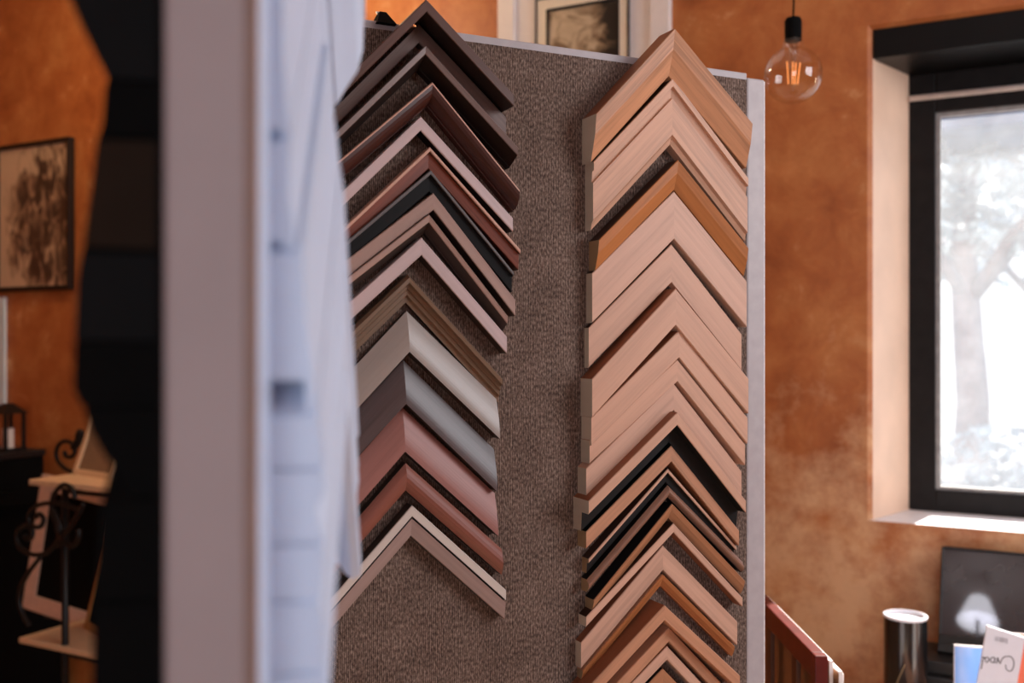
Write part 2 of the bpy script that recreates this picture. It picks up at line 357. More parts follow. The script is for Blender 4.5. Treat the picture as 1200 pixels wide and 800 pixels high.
# ------------------------------------------------------------------ outside
OG = -.25
b = MB(); b.box(-16, 18, T+.02, 26, OG-.1, OG); g = wlink('ground', b, plain('pale_gravel', rgb(96, 100, 104), .9, noise=.4, nscale=1.2)); tag(g, kind='structure')
M_can = plain('slate_blue_fascia', rgb(52, 84, 130), .5, noise=.35, nscale=4)
b = MB(); b.box(-3.0, 6.0, 5.2, 6.4, 3.13, 3.62)
for x in (-2.9, 5.8): b.box(x, x+.12, 5.4, 5.52, OG, 3.13)
o = wlink('trim_2', b, M_can); tag(o, kind='structure')
M_bark = plain('grey_bark', rgb(135, 135, 145), .9, noise=.2, nscale=12)
def leaf_mat(name, c):
    m, nt, bb = new(name); bb.inputs['Base Color'].default_value = c; bb.inputs['Roughness'].default_value = .5
    tl = N(nt, 'ShaderNodeBsdfTranslucent'); tl.inputs[0].default_value = shade(c, 1.3)
    mx = N(nt, 'ShaderNodeMixShader'); mx.inputs[0].default_value = .5
    out = nt.nodes['Material Output']; nt.links.new(bb.outputs[0], mx.inputs[1]); nt.links.new(tl.outputs[0], mx.inputs[2]); nt.links.new(mx.outputs[0], out.inputs[0])
    return m
def leaves(mb, c, rad, n, sz, rng):
    for _ in range(n):
        d = Vector((rng.gauss(0,1), rng.gauss(0,1), rng.gauss(0,1))).normalized() * (rng.random() ** .4)
        p = Vector(c) + Vector((d.x*rad[0], d.y*rad[1], d.z*rad[2]))
        u = Vector((rng.gauss(0,1), rng.gauss(0,1), rng.gauss(0,1))).normalized(); w = u.orthogonal().normalized()
        s_ = sz*rng.uniform(.6, 1.3)
        mb.face([p-u*s_, p+w*s_*.45, p+u*s_, p-w*s_*.45])
LEAF = [leaf_mat('silver_green_leaf', rgb(150, 162, 168)), leaf_mat('blue_green_leaf', rgb(128, 146, 160))]
rng = random.Random(3)
def tree(px, d, tr, h, crown, label, k):
    p = at(px, 400, d); p.z = OG
    e = empty('tree', p); tag(e, label, 'tree', kind=None)
    t_ = MB(); t_.tube([(0,0,0),(.03,0,h*.35),(-.04,.03,h*.7),(0,0,h)], [tr, tr*.85, tr*.7, tr*.4], 10)
    for a in range(4):
        an = a*1.7+k; t_.tube([(0,0,h*.6),(math.cos(an)*.5,math.sin(an)*.5,h*.6+.6),(math.cos(an)*1.1,math.sin(an)*1.1,h*.6+1.0)], [tr*.4,tr*.3,tr*.15], 8)
    link('trunk', t_, M_bark, e, smooth=True)
    l_ = MB(); leaves(l_, (0,0,h), crown, 1500, .13, rng)
    link('crown', l_, LEAF[k % 2], e, weld=False)
tree(1136, 9.0, .17, 3.6, (1.6,1.6,1.1), 'tree with a dark trunk seen through the window', 0)
tree(1215, 13.0, .15, 3.9, (1.7,1.7,1.4), 'tree further back at the right side of the window pane', 1)
tree(1085, 17.5, .18, 4.4, (1.7,1.7,1.6), 'tree furthest back at the left side of the window pane', 0)
for (px, d, hh, rr, lb) in ((1105, 6.0, .9, .40, 'low pale bush outside at the left of the pane'), (1185, 7.6, 1.1, .55, 'low bluish bush outside at the right of the pane')):
    p = at(px, 400, d); p.z = OG
    e = empty('bush', p); tag(e, lb, 'bush')
    s_ = MB()
    for a in range(5): s_.tube([(0,0,0),(.15*math.cos(a*1.3),.15*math.sin(a*1.3),hh*.5)], .015, 6)
    link('stem', s_, M_bark, e)
    l_ = MB(); leaves(l_, (0,0,hh*.6), (rr*1.3, rr, hh*.5), 700, .07, rng); link('foliage', l_, LEAF[0 if px < 1150 else 1], e, weld=False)

# ------------------------------------------------------------------ the carpeted display board
PH = 1.905; PT = .03
sL = -.66; s_top = psz(711, 65, 0)[1]
PH = s_top + .004
proot = empty('display_board', Vector((PQ.x, PQ.y, 0)), TP)
tag(proot, 'tall carpeted display board with corner samples hung on it in two columns', 'display board')
b = MB(); b.box(sL, 0, .003, PT, 0, PH); link('board', b, M_strip, proot, bevel=.0015)
b = MB(); b.box(sL+.004, -.003, 0, .003, .02, PH-.0105); link('carpet_covering', b, CARPET, proot)
ex1 = psz(896.5, 400, -.006)[0]
b = MB(); b.box(.002, ex1, .006, .045, 0, psz(888, 92, -.006)[1]); link('edge_post', b, M_strip, proot, bevel=.003)
b = MB(); b.box(ex1, ex1+.0014, .008, .045, 0, psz(888, 94, -.006)[1]); link('worn_edge', b, M_worn, proot)
# foot
for x in (sL+.02, -.06):
    b2 = MB(); b2.box(x, x+.04, PT+.001, .16, 0, .05); link('foot', b2, M_strip, proot, bevel=.003)

# ------------------------------------------------------------------ mouldings
def prof(kind, V, h):
    """closed section (v down the face, h out of the board, slot of the edge that starts here); slots 0 outer side 1 face 2 lip 3 inner side"""
    c = min(.0012, V*.1)
    if kind == 'flat':  return [(0,0,0),(0,h-c,1),(c,h,1),(V-c,h,1),(V,h-c,3),(V,0,3)]
    if kind == 'round': 
        pts = [(0,0,0)]
        for i in range(7):
            a = i/6; pts.append((V*a, h*(.72+.28*math.sin(math.pi*a)), 1))
        pts[-1] = (V, pts[-1][1], 3); pts.append((V,0,3)); return pts
    if kind == 'out':
        pts = [(0,0,0)]
        for i in range(13):
            a = i/12; pts.append((V*a, h*(.45+.55*math.sin(a*math.pi*.5)), 1))
        pts[-1] = (V, h, 3); pts.append((V,0,3)); return pts
    if kind == 'in':    return [(0,0,0),(0,h-c,1),(c,h,1),(V*.45,h*.9,1),(V-c,h*.62,1),(V,h*.6,3),(V,0,3)]
    if kind == 'lip':   l = min(.0055, V*.3); return [(0,0,0),(0,h-c,2),(c,h,2),(l-c,h,2),(l,h-c,3),(l,h-.005,1),(V-c,h-.006,1),(V,h-.007,3),(V,0,3)]
    if kind == 'scoop':
        l = min(.003, V*.2); pts = [(0,0,0),(0,h-c,2),(c,h,2),(l,h,1)]
        for i in range(1, 7):
            a = i/6*math.pi/2; pts.append((l+(V-l)*math.sin(a)*.92, h-(h*.62)*(1-math.cos(a)), 1))
        pts += [(V, h*.36, 3), (V, 0, 3)]; return pts
    if kind == 'deep':  l = V*.42; return [(0,0,0),(0,h-c,1),(c,h,1),(l,h-.001,1),(l+.001,h-.002,3),(V-c,h*.35,3),(V,h*.33,3),(V,0,3)]
    if kind == 'step':  return [(0,0,0),(0,h*.7,1),(V*.12,h,1),(V*.3,h*.98,1),(V*.36,h*.75,1),(V*.5,h*.72,1),(V*.55,h*.6,1),(V*.72,h*.58,1),(V*.78,h*.4,1),(V,h*.38,3),(V,0,3)]
    if kind == 'panel': l = V*.13; q = V*.30; return [(0,0,0),(0,h-c,1),(c,h,1),(l,h,1),(l+.001,h-.004,1),(q,h-.006,1),(q+.001,h-.002,1),(V*.86,h-.002,1),(V*.9,h-.006,1),(V,h-.008,3),(V,0,3)]
    if kind == 'added_ledge': return [(0,0,0),(0,h-c,1),(c,h,1),(V-c,h,1),(V,h-c,3),(V,h*.55,3),(V+.024,h*.5,3),(V+.024,0,3)]  # ledge added to close the gap below with solid black
    if kind == 'groove':l = V*.34; g_ = V*.41; return [(0,0,0),(0,h-c,2),(c,h,2),(l,h,3),(l+.0004,h-.007,3),(g_,h-.007,3),(g_+.0004,h-.001,1),(V-c,h-.004,1),(V,h-.006,3),(V,0,3)]
def chevron(root, P, Ll, Lr, kl, kr, mats, ends=4):
    """two mitred arms; section P swept from the mitre (s=0) to upright cut ends"""
    for side in (-1, 1):
        L, k = (Ll, kl) if side < 0 else (Lr, kr)
        mb = MB(); n = len(P); per = 0.0
        A = [(0.0, -h, -v) for v, h, _ in P]; B = [(side*L, -h, -k*L - v) for v, h, _ in P]
        al = L*math.sqrt(1+k*k)
        for i in range(n):
            j = (i+1) % n
            ln = math.hypot(P[j][0]-P[i][0], P[j][1]-P[i][1])
            # mitre cut skews the grain start
            uA0, uA1 = -P[i][0]*.7, -P[j][0]*.7
            mb.face([A[i], A[j], B[j], B[i]], P[i][2], [(uA0+.3*side, per), (uA1+.3*side, per+ln), (uA1+al+.3*side, per+ln), (uA0+al+.3*side, per)])
            per += ln
        mb.face(A[::-1], ends, [(p[1], p[2]) for p in A[::-1]]); mb.face(B, ends, [(p[1]*.2, p[2]*.2) for p in B])
        link('arm', mb, mats, root)

def wd(n, c, k=.62, **kw): return wood(n, rgb(*c), shade(rgb(*c), k), **kw)
RAW = wd('raw_cut_wood', (200, 182, 160), .8)
RAWD = wd('raw_dark_end', (160, 130, 96), .8)
BLK = wood('black_stain_and_shade', rgb(20, 18, 18), rgb(10, 9, 9), rough=.5)  # black wood; on some sides it paints the shade in the gaps
oakA = wd('warm_oak', (208, 146, 106), .5); oakB = wd('pale_oak', (208, 156, 126), .64); oakC = wd('honey_wood', (184, 114, 64), .6)
oakD = wd('smooth_beech', (206, 158, 132), .80); oakE = wd('light_ash', (206, 160, 136), .72); oakF = wd('tan_wood', (196, 140, 108), .62)
dkside = wd('gap_shade_side', (60, 36, 26), .7); side_br = wd('dark_tan_side', (146, 88, 60), .7)  # dkside paints gap shade onto the outer sides of some corners
brn = wd('dusky_brown', (146, 104, 84), .62); nut = wd('walnut', (176, 120, 86), .58); orn = wd('orange_wood', (184, 112, 66), .66)

def m5(outer, face, lip=None, inner=None, end=RAW): return [outer, face, lip or face, inner or face, end]
GR = 'wooden corner samples in the right column'
GL = 'dark corner samples in the left column'
RC = [ # apex, left top, right top, inner apex y, h, kind, mats, label
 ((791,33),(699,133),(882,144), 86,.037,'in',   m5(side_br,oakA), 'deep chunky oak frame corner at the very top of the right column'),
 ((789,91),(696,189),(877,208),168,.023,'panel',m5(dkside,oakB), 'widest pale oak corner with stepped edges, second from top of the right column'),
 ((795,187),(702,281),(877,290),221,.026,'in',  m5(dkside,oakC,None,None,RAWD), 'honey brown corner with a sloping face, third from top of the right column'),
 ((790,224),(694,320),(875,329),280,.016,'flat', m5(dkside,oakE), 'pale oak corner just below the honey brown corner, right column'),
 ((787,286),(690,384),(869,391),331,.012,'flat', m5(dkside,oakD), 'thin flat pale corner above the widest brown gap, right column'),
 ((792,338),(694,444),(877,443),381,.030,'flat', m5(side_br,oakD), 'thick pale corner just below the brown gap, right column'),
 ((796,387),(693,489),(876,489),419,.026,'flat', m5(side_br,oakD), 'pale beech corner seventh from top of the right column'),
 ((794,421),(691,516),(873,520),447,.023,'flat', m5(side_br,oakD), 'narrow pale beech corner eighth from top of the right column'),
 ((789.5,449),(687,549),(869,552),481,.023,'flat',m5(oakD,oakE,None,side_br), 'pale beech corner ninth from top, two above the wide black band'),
 ((794,483),(690,587),(874,586),498,.040,'added_ledge', m5(side_br,oakD,None,BLK), 'narrow pale corner with a black piece added on its inner side, right column'),
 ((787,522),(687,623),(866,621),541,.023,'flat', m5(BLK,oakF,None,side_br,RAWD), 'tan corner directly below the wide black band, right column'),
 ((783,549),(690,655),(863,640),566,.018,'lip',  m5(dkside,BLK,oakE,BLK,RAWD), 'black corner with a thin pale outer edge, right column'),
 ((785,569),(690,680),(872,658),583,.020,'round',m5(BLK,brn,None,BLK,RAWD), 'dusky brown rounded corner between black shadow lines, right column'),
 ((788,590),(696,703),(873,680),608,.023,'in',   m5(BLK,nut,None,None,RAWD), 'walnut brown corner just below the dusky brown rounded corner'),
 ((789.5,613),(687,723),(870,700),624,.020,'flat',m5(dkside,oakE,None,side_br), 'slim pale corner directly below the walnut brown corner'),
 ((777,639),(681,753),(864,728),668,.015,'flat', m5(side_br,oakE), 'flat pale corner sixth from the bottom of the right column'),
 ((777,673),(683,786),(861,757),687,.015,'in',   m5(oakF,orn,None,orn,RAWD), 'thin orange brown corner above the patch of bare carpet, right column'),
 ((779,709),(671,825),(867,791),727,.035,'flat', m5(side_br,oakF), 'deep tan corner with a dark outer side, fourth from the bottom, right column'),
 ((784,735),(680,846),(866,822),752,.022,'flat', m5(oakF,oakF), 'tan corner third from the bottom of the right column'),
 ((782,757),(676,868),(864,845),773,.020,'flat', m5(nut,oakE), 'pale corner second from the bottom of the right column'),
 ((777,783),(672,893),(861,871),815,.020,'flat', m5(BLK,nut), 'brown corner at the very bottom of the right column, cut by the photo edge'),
]
def hang(apex, lft, rgt, inner, h, kind, mats, label, group):
    s0, z0 = psz(*apex, h); z1 = psz(apex[0], inner, h)[1]
    V = z0 - z1
    if lft:
        sl, zl = psz(*lft, h); Ll = s0 - sl; kl = (z0 - zl)/Ll
    sr, zr = psz(*rgt, h); Lr = sr - s0; kr = (z0 - zr)/Lr
    if not lft: Ll = .128; kl = 1.95 - kr
    e = empty('frame_corner_sample', Vector((PQ.x, PQ.y, 0)) + PU*s0 + Vector((0,0,z0)), TP)
    tag(e, label, 'frame sample', group)
    chevron(e, prof(kind, V, h), Ll, Lr, kl, kr, mats)
for r_ in RC: hang(*r_, GR)

esp = wd('espresso', (94, 66, 58), .6, coat=.3); esp2 = wd('grey_espresso', (122, 100, 94), .6, coat=.2); umbd = wd('blackish_umber', (44, 32, 28), .6); umb = wd('dark_umber', (64, 50, 44), .6)
mah = wd('mahogany', (132, 64, 44), .5, coat=.3); mahd = wd('dark_mahogany', (70, 32, 23), .5, coat=.3); lipm = wd('pale_worn_lip', (206, 160, 140), .8)
sil = wd('silver_pink', (198, 174, 172), .86, rough=.35); blk2 = wood('ebony', rgb(26, 25, 26), rgb(14, 13, 13), rough=.6, spec=.15); glip = wd('grey_lip', (104, 98, 98), .8)
tau = wd('taupe', (166, 134, 122), .8); olv = wd('olive_brown', (124, 98, 78), .66, coat=.3); sgr = wd('brushed_silver_grey', (156, 142, 134), .8, rough=.36, coat=.25)
cha = wd('charcoal_brown', (92, 77, 76), .66, rough=.36, coat=.2); pnk = wd('rose_brown', (158, 106, 97), .72, rough=.45, coat=.1); red = wd('red_brown', (138, 82, 68), .66, rough=.45, coat=.1)
gbr = wd('grey_brown', (160, 134, 126), .76); clip = wd('stone_lip', (204, 190, 180), .9)
LC = [
 ((500,-1),(602,110),14,.045,'flat', m5(esp,esp,None,umbd,umb), 'deep espresso corner at the very top of the left column'),
 ((491,28),(593,137),50,.014,'flat', m5(umb,esp2,None,umb,sil), 'grey espresso corner with a visible mitre, second from top of the left column'),
 ((499,53),(607,172),75,.036,'deep', m5(esp,esp2,None,umbd,umb), 'dark umber deep corner third from top of the left column'),
 ((507,96),(609,222),121,.030,'scoop',m5(mahd,mahd,lipm,mahd,mahd), 'dark mahogany scooped corner with a fine pale lip, left column'),
 ((493,136),(601,255),153,.020,'flat', m5(sil,sil,None,BLK,sil), 'silvery pink flat corner, upper of two in the left column'),
 ((504,172),(610,292),197,.022,'lip',  m5(lipm,mah,lipm,mahd,mah), 'red mahogany corner with a pale outer lip, left column'),
 ((505,199),(602,318),224,.022,'lip',  m5(BLK,blk2,glip,BLK,BLK), 'black corner with a thin grey outer lip, left column'),
 ((508,226),(604,351),246,.020,'flat', m5(tau,tau,None,umb,tau), 'plain taupe corner directly below the black corner, left column'),
 ((503,251),(595,370),271,.025,'deep', m5(umb,tau,None,umb,tau), 'thin taupe corner with a dark inner slope, ninth from top, left column'),
 ((494,278),(594,394),299,.020,'flat', m5(sil,sil,None,umb,sil), 'silvery pink flat corner, lower of two in the left column'),
 ((480,321),(589,441),354,.022,'step', m5(olv,olv,None,umb,olv), 'olive brown corner with stepped ridges, left column'),
 ((480,364),(586,468),412,.020,'out',  m5(umb,sgr,None,umb,sgr), 'broad brushed silver grey corner, left column'),
 ((476,422),(583,527),473,.020,'out',  m5(umb,cha,None,umb,cha), 'broad charcoal brown corner below the silver grey corner'),
 ((475,478),(584,579),529,.020,'out',  m5(umb,pnk,None,umb,pnk), 'broad rose brown corner below the charcoal corner'),
 ((477,543),(590,644),575,.020,'round',m5(umb,red,None,umb,red), 'red brown corner second from the bottom of the left column'),
 ((483,592),(593,691),629,.020,'groove',m5(umb,gbr,clip,BLK,gbr), 'grey brown corner with a pale grooved outer edge, lowest in the left column'),
]
for a, r_, i_, h, k, mt, lb in LC: hang(a, None, r_, i_, h, k, mt, lb, GL)

# small clip on the top edge of the board
s0, z0 = psz(452, 30, 0)
ce = empty('binder_clip', Vector((PQ.x, PQ.y, 0)) + PU*s0 + Vector((0,0,PH)), TP); tag(ce, 'small black clip on the top edge of the carpeted board', 'clip')
b = MB(); b.grid([[(-.012,-.006,-.004),(.012,-.006,-.004),(.012,.036,-.004),(-.012,.036,-.004)],[(-.004,.010,.014),(.004,.010,.014),(.004,.02,.014),(-.004,.02,.014)]]); link('clip_body', b, M_blackm, ce)
b = MB(); b.tube([(-.005,.015,.012),(-.004,.024,.017),(.004,.024,.017),(.005,.015,.012)], .0012, 6); link('clip_handle', b, M_silver, ce)

# ------------------------------------------------------------------ the blurred board close to the camera
TF = R(95.5)
FX = Vector((math.cos(TF), math.sin(TF), 0)); FY = Vector((-math.sin(TF), math.cos(TF), 0))
FO = Vector((-.0977, .38, 0))           # near right edge of the board
BT = .0374
froot = empty('sample_board', FO, TF); tag(froot, 'out of focus grey edged sample board close to the camera on the left', 'display board')
BL = .30
b = MB(); b.box(0, BL, .0035, BT-.003, 0, 2.0); link('board_core', b, M_core, froot, bevel=.002)
b = MB(); b.box(0.0, .006, 0, .0035, 0, 2.0); link('edge_strip', b, M_hard, froot)
b = MB(); b.box(0.006, BL, 0, .0035, 0, 2.0); link('right_facing', b, M_white, froot)
b = MB(); b.box(0.002, BL, BT-.003, BT, 0, 2.0); link('left_facing', b, M_blackm, froot)
for x in (.04, .24):
    b = MB(); b.box(x, x+.05, -.09, -.002, 0, .05); link('foot', b, M_core, froot, bevel=.003)
NE = .035; NL = .125
def near_sample(poly, right, mats, label, group, k=1.0):
    ref = poly[0][0]
    z = 1.55 + (400 - ref)*.000355
    P = [((py - ref)*.000355, px if right else max(0.0, (205 - px)/2960), 1) for py, px in poly]
    if right:
        o = FO + FX*(NE+NL); rz = TF
    else:
        o = FO + FX*(NE+NL) + FY*BT; rz = TF + math.pi
    e = empty('frame_corner_sample', o + Vector((0,0,z + k*NL)), rz); tag(e, label, 'frame sample', group)
    chevron(e, P, NL, NL, k, k, mats)
WM = [M_white]*5
G1 = 'white corner samples on the near board'; G2 = 'black corner samples on the near board'
for poly, lb in (
 ([(-330,0),(-330,.027),(-205,.027),(-200,.024),(-200,0)], 'blurred white corner at the very top of the near board'),
 ([(-194,0),(-194,.026),(-150,.0255),(-110,.022),(-75,.014),(-45,.008),(-45,0)], 'blurred white corner with a hollow curved edge, second from the top of the near board'),
 ([(-38,0),(-38,.0065),(-10,.0055),(60,.0055),(120,.007),(158,.0085),(158,.005),(150,.004),(150,0)], 'blurred white corner ending in the upper dark notch, near board'),
 ([(172,0),(166,.005),(166,.0085),(230,.008),(270,.010),(290,.0105),(292,.007),(282,.005),(282,0)], 'blurred white corner between the two dark notches, near board'),
 ([(302,0),(298,.009),(298,.0135),(380,.015),(440,.018),(482,.0195),(482,.015),(446,.0145),(446,0)], 'blurred white corner with a square notch beneath, middle of the near board'),
 ([(494,0),(490,.009),(488,.015),(486,.020),(530,.022),(548,.022),(548,0)], 'blurred white corner just below the square grey notch, near board'),
 ([(554,0),(554,.022),(575,.0228),(600,.0185),(636,.0228),(636,0)], 'blurred white corner with a grooved face, near board'),
 ([(642,0),(642,.022),(660,.0228),(700,.021),(704,.018),(704,0)], 'blurred white corner directly below the grooved one, near board'),
 ([(710,0),(710,.0205),(730,.0222),(786,.0225),(790,0)], 'blurred broad white corner third from the bottom on the near board'),
 ([(796,0),(794,.0225),(815,.0245),(842,.0235),(846,.018),(836,.0135),(818,.010),(812,0)], 'blurred white corner with a hooked outer lip, near board'),
 ([(860,0),(858,.003),(940,.003),(944,0)], 'blurred thin white corner lowest on the near board')):
    near_sample(poly, True, WM, lb, G1)
M_dbrown = plain('dark_brown_end', rgb(40, 28, 20), .8, noise=.1, spec=.1); M_dgrey = plain('black_grey_satin', rgb(16, 15, 16), .8, noise=.1, spec=.15)
BM = [M_blackm]*4
for poly, em, lb in (
 ([(-70,205),(-70,45),(0,76),(50,99),(95,122),(98,205)], M_dgrey, 'blurred black corner with a slanting edge, topmost on the left side of the near board'),
 ([(104,205),(102,120),(150,116),(162,112),(162,205)], M_blackm, 'blurred black corner second from top, left side of the near board'),
 ([(168,205),(168,110),(230,102),(290,94),(294,205)], M_dbrown, 'blurred dark corner with a brown cut end, left side of the near board'),
 ([(300,205),(298,92),(330,87),(398,84),(400,205)], M_dgrey, 'blurred black corner just below the brown ended one, near board'),
 ([(404,205),(404,84),(455,83),(474,92),(475,205)], M_blackm, 'blurred black corner reaching furthest left, near board'),
 ([(479,205),(479,95),(505,104),(530,118),(555,138),(578,150),(580,205)], M_blackm, 'blurred black corner with a hollow curved edge, near board'),
 ([(586,205),(586,150),(592,114),(698,108),(700,205)], M_blackm, 'blurred tall black corner beside the wrought iron stand, near board'),
 ([(706,205),(706,106),(860,104),(860,205)], M_blackm, 'blurred black corner at the bottom edge of the photo, left of the near board')):
    near_sample(poly, False, BM + [em], lb, G2)

# ------------------------------------------------------------------ pendant bulb
bp_ = at(929.5, 88, 2.2); rB = 33/F*2.2
pr_ = empty('pendant_bulb', bp_); tag(pr_, 'clear glass globe filament bulb hanging on a black cord by the window', 'light bulb')
b = MB(); pf = []
for i in range(25):
    a = -math.pi/2 + (i/24)*(math.pi*.86); pf.append((max(.0004, rB*math.cos(a)), rB*math.sin(a)))
pf += [(rB*.36, rB*1.02), (rB*.34, rB*1.16), (rB*.30, rB*1.26)]
b.lathe(pf, n=40); link('globe', b, glass_mat('bulb_glass', (.99,.975,.95,1), gloss=1.5), pr_, smooth=True)
b = MB(); b.lathe([(.001, rB*1.22), (rB*.30, rB*1.22), (rB*.30, rB*1.92), (rB*.25, rB*2.02), (rB*.06, rB*2.06), (.001, rB*2.06)], n=24); link('socket', b, M_blackm, pr_)
b = MB(); b.tube([(0,0,rB*2.0), (.003,0,rB*3.5), (0,0,ZC-bp_.z-.02)], .0022, 8); b.lathe([(.001,ZC-bp_.z-.03),(.05,ZC-bp_.z-.03),(.05,ZC-bp_.z),(.001,ZC-bp_.z)], n=24); link('cord', b, M_blackm, pr_, smooth=True)
b = MB(); b.lathe([(.001, rB*1.2),(rB*.16,rB*1.2),(rB*.13,rB*.75),(rB*.06,rB*.5),(.001,rB*.5)], n=16); b.tube([(0,0,rB*.5),(0,0,-rB*.3)], rB*.03, 6); link('glass_stem', b, glass_mat('stem_glass', (.9,.86,.8,1), gloss=2.0), pr_, smooth=True)
b = MB()
for dx, dx2 in ((-.24,-.17),(-.03,-.03),(.27,.15),(.12,.05)): b.tube([(dx*rB, .08*rB*(1 if dx>0 else -1), rB*.46),(dx2*rB, 0, -rB*.32)], rB*.022, 6)
link('filament', b, emit('glowing_filament', rgb(255, 160, 84), .75), pr_)

# ------------------------------------------------------------------ pictures on the wall
def frame4(mb, x0, x1, z0, z1, w, y0, y1):
    mb.box(x0, x0+w, y0, y1, z0, z1); mb.box(x1-w, x1, y0, y1, z0, z1); mb.box(x0+w, x1-w, y0, y1, z0, z0+w); mb.box(x0+w, x1-w, y0, y1, z1-w, z1)
ax, _, _ = onwall(588, 20); bx, _, _ = onwall(788, 20)
wd_ = bx - ax; zt = onwall(600, -42)[2]; zb = zt - wd_*1.2
pe = empty('framed_picture', W(ax, -.001, zb), TW); tag(pe, 'white framed sepia picture on the wall above the display board', 'picture')
hh = zt - zb
def px2x(px): return onwall(px, 20)[0] - ax
b = MB(); frame4(b, 0, wd_, 0, hh, px2x(607), -.03, 0); link('frame', b, M_pale, pe, bevel=.003)
q = px2x(607); b = MB(); b.box(q, wd_-q, -.016, -.004, q, hh-q); link('mount_board', b, M_pale, pe)
k1, k2 = px2x(631.5), px2x(740.5); top1 = onwall(632, 2)[2] - zb
b = MB(); frame4(b, k1, k2, .12, top1, .005, -.026, -.016); link('black_fillet', b, M_black, pe)
b = MB(); frame4(b, k1+.005, k2-.005, .125, top1-.005, px2x(644)-k1-.005, -.022, -.016); link('cream_slip', b, M_slip, pe)
k3, k4 = px2x(644), px2x(729); m3 = k3-k1
b = MB(); frame4(b, k3, k4, .12+m3, top1-m3, .008, -.024, -.016); link('inner_frame', b, M_black, pe)
b = MB(); b.box(k3+.008, k4-.008, -.019, -.016, .128+m3, top1-m3-.008)
xm = (k3+k4)/2
link('print', b, picture_mat('sepia_abstract_print', [(.22, rgb(44,38,32)), (.38, rgb(140,116,90)), (.52, rgb(196,174,144)), (.75, rgb(220,202,174))], 7, dist=2.5,
     mask=[(1, 0, 0, k4-.10, k4-.03, -.32)]), pe)
# picture on the left
ax, _, z00 = onwall(2, 172); bx, _, z01 = onwall(88, 163); zb0 = onwall(2, 342)[2]; zt0 = (z00+z01)/2 - .0
ax = onwall(0, 250)[0]
w2 = bx - ax; h2_ = zt0 - zb0
pe = empty('framed_picture', W(ax, -.001, zb0), TW); tag(pe, 'dark framed sepia print of jagged rocks on the left of the orange wall', 'picture')
b = MB(); frame4(b, 0, w2, 0, h2_, .018, -.028, 0); link('frame', b, wd('thin_dark_frame', (40, 26, 20)), pe, bevel=.002)
b = MB(); b.box(.018, w2-.018, -.014, -.004, .018, h2_-.018)
link('print', b, picture_mat('rock_engraving', [(.34, rgb(44,34,28)), (.44, rgb(110,88,70)), (.54, rgb(180,152,122)), (.66, rgb(222,196,164))], 15, (1.5,1,.7), 5, 1.2,
     ell=(w2*.70, h2_*.46, w2*.62, h2_*.60, -.10, .30)), pe)
b = MB(); b.box(.018, w2-.018, -.020, -.018, .018, h2_-.018); link('glazing', b, glass_mat('picture_glass', gloss=.6), pe)
# pale panel at the far left below it
ax, _, za = onwall(-95, 340); bx, _, zb_ = onwall(8, 477); ztp = onwall(4, 348)[2]
pe = empty('framed_picture', W(ax, -.001, zb_), TW); tag(pe, 'pale blue framed panel at the far left edge below the rock print', 'picture')
b = MB(); b.box(.0, bx-ax, -.012, 0, .012, ztp-zb_); link('panel', b, plain('pale_blue_panel', rgb(226, 240, 250), .5, noise=.03), pe)
b = MB(); b.box(-.01, bx-ax+.005, -.03, 0, -.03, .012); link('bottom_rail', b, M_black, pe)

# ------------------------------------------------------------------ dark cabinet at the far left
def at_y(px, py, y): return onwall(px, py, y)
cx1, cy1, cz = onwall(17, 596, -.42); cx1 -= .15
ce = empty('cabinet', W(cx1-.55, -.42, 0), TW); tag(ce, 'black cabinet with a projecting top at the far left edge', 'cabinet')
b = MB(); b.box(0, .53, 0, .36, 0, cz-.02); link('body', b, M_blackm, ce, bevel=.004)
b = MB(); b.box(-.02, .56, -.02, .38, cz-.02, cz+.045); link('top', b, M_blackm, ce, bevel=.005)
b = MB(); b.box(.02, .255, -.018, 0, .06, cz-.05); link('door', b, M_blackm, ce, bevel=.004)
b = MB(); b.box(.275, .51, -.018, 0, .06, cz-.05); link('door', b, M_blackm, ce, bevel=.004)
z_t = onwall(15, 530, -.30)[2]
be = empty('box', W(cx1-.3, -.36, cz+.045), TW); tag(be, 'black lidded box standing on the black cabinet', 'box')
b = MB(); b.box(0, .27, 0, .2, 0, z_t-cz-.07); link('body', b, M_blackm, be, bevel=.004)
b = MB(); b.box(-.006, .276, -.006, .206, z_t-cz-.07, z_t-cz-.045); link('lid', b, M_black, be, bevel=.004)
le = empty('candle_lantern', W(cx1-.10, -.27, z_t), TW); tag(le, 'small black lantern on the lidded box at the far left', 'lantern')
b = MB()
for sx in (-1,1):
    for sy in (-1,1): b.box(sx*.04-.006, sx*.04+.006, sy*.04-.006, sy*.04+.006, .012, .15)
b.box(-.05,.05,-.05,.05,0,.012); link('cage', b, M_iron, le)
b = MB(); b.grid([[(-.055,-.055,.15),(.055,-.055,.15),(.055,.055,.15),(-.055,.055,.15)],[(-.012,-.012,.19),(.012,-.012,.19),(.012,.012,.19),(-.012,.012,.19)]]); link('roof', b, M_iron, le)
b = MB(); b.lathe([(.001,.012),(.022,.012),(.022,.09),(.001,.09)], n=16); link('candle', b, M_pale, le, smooth=False)

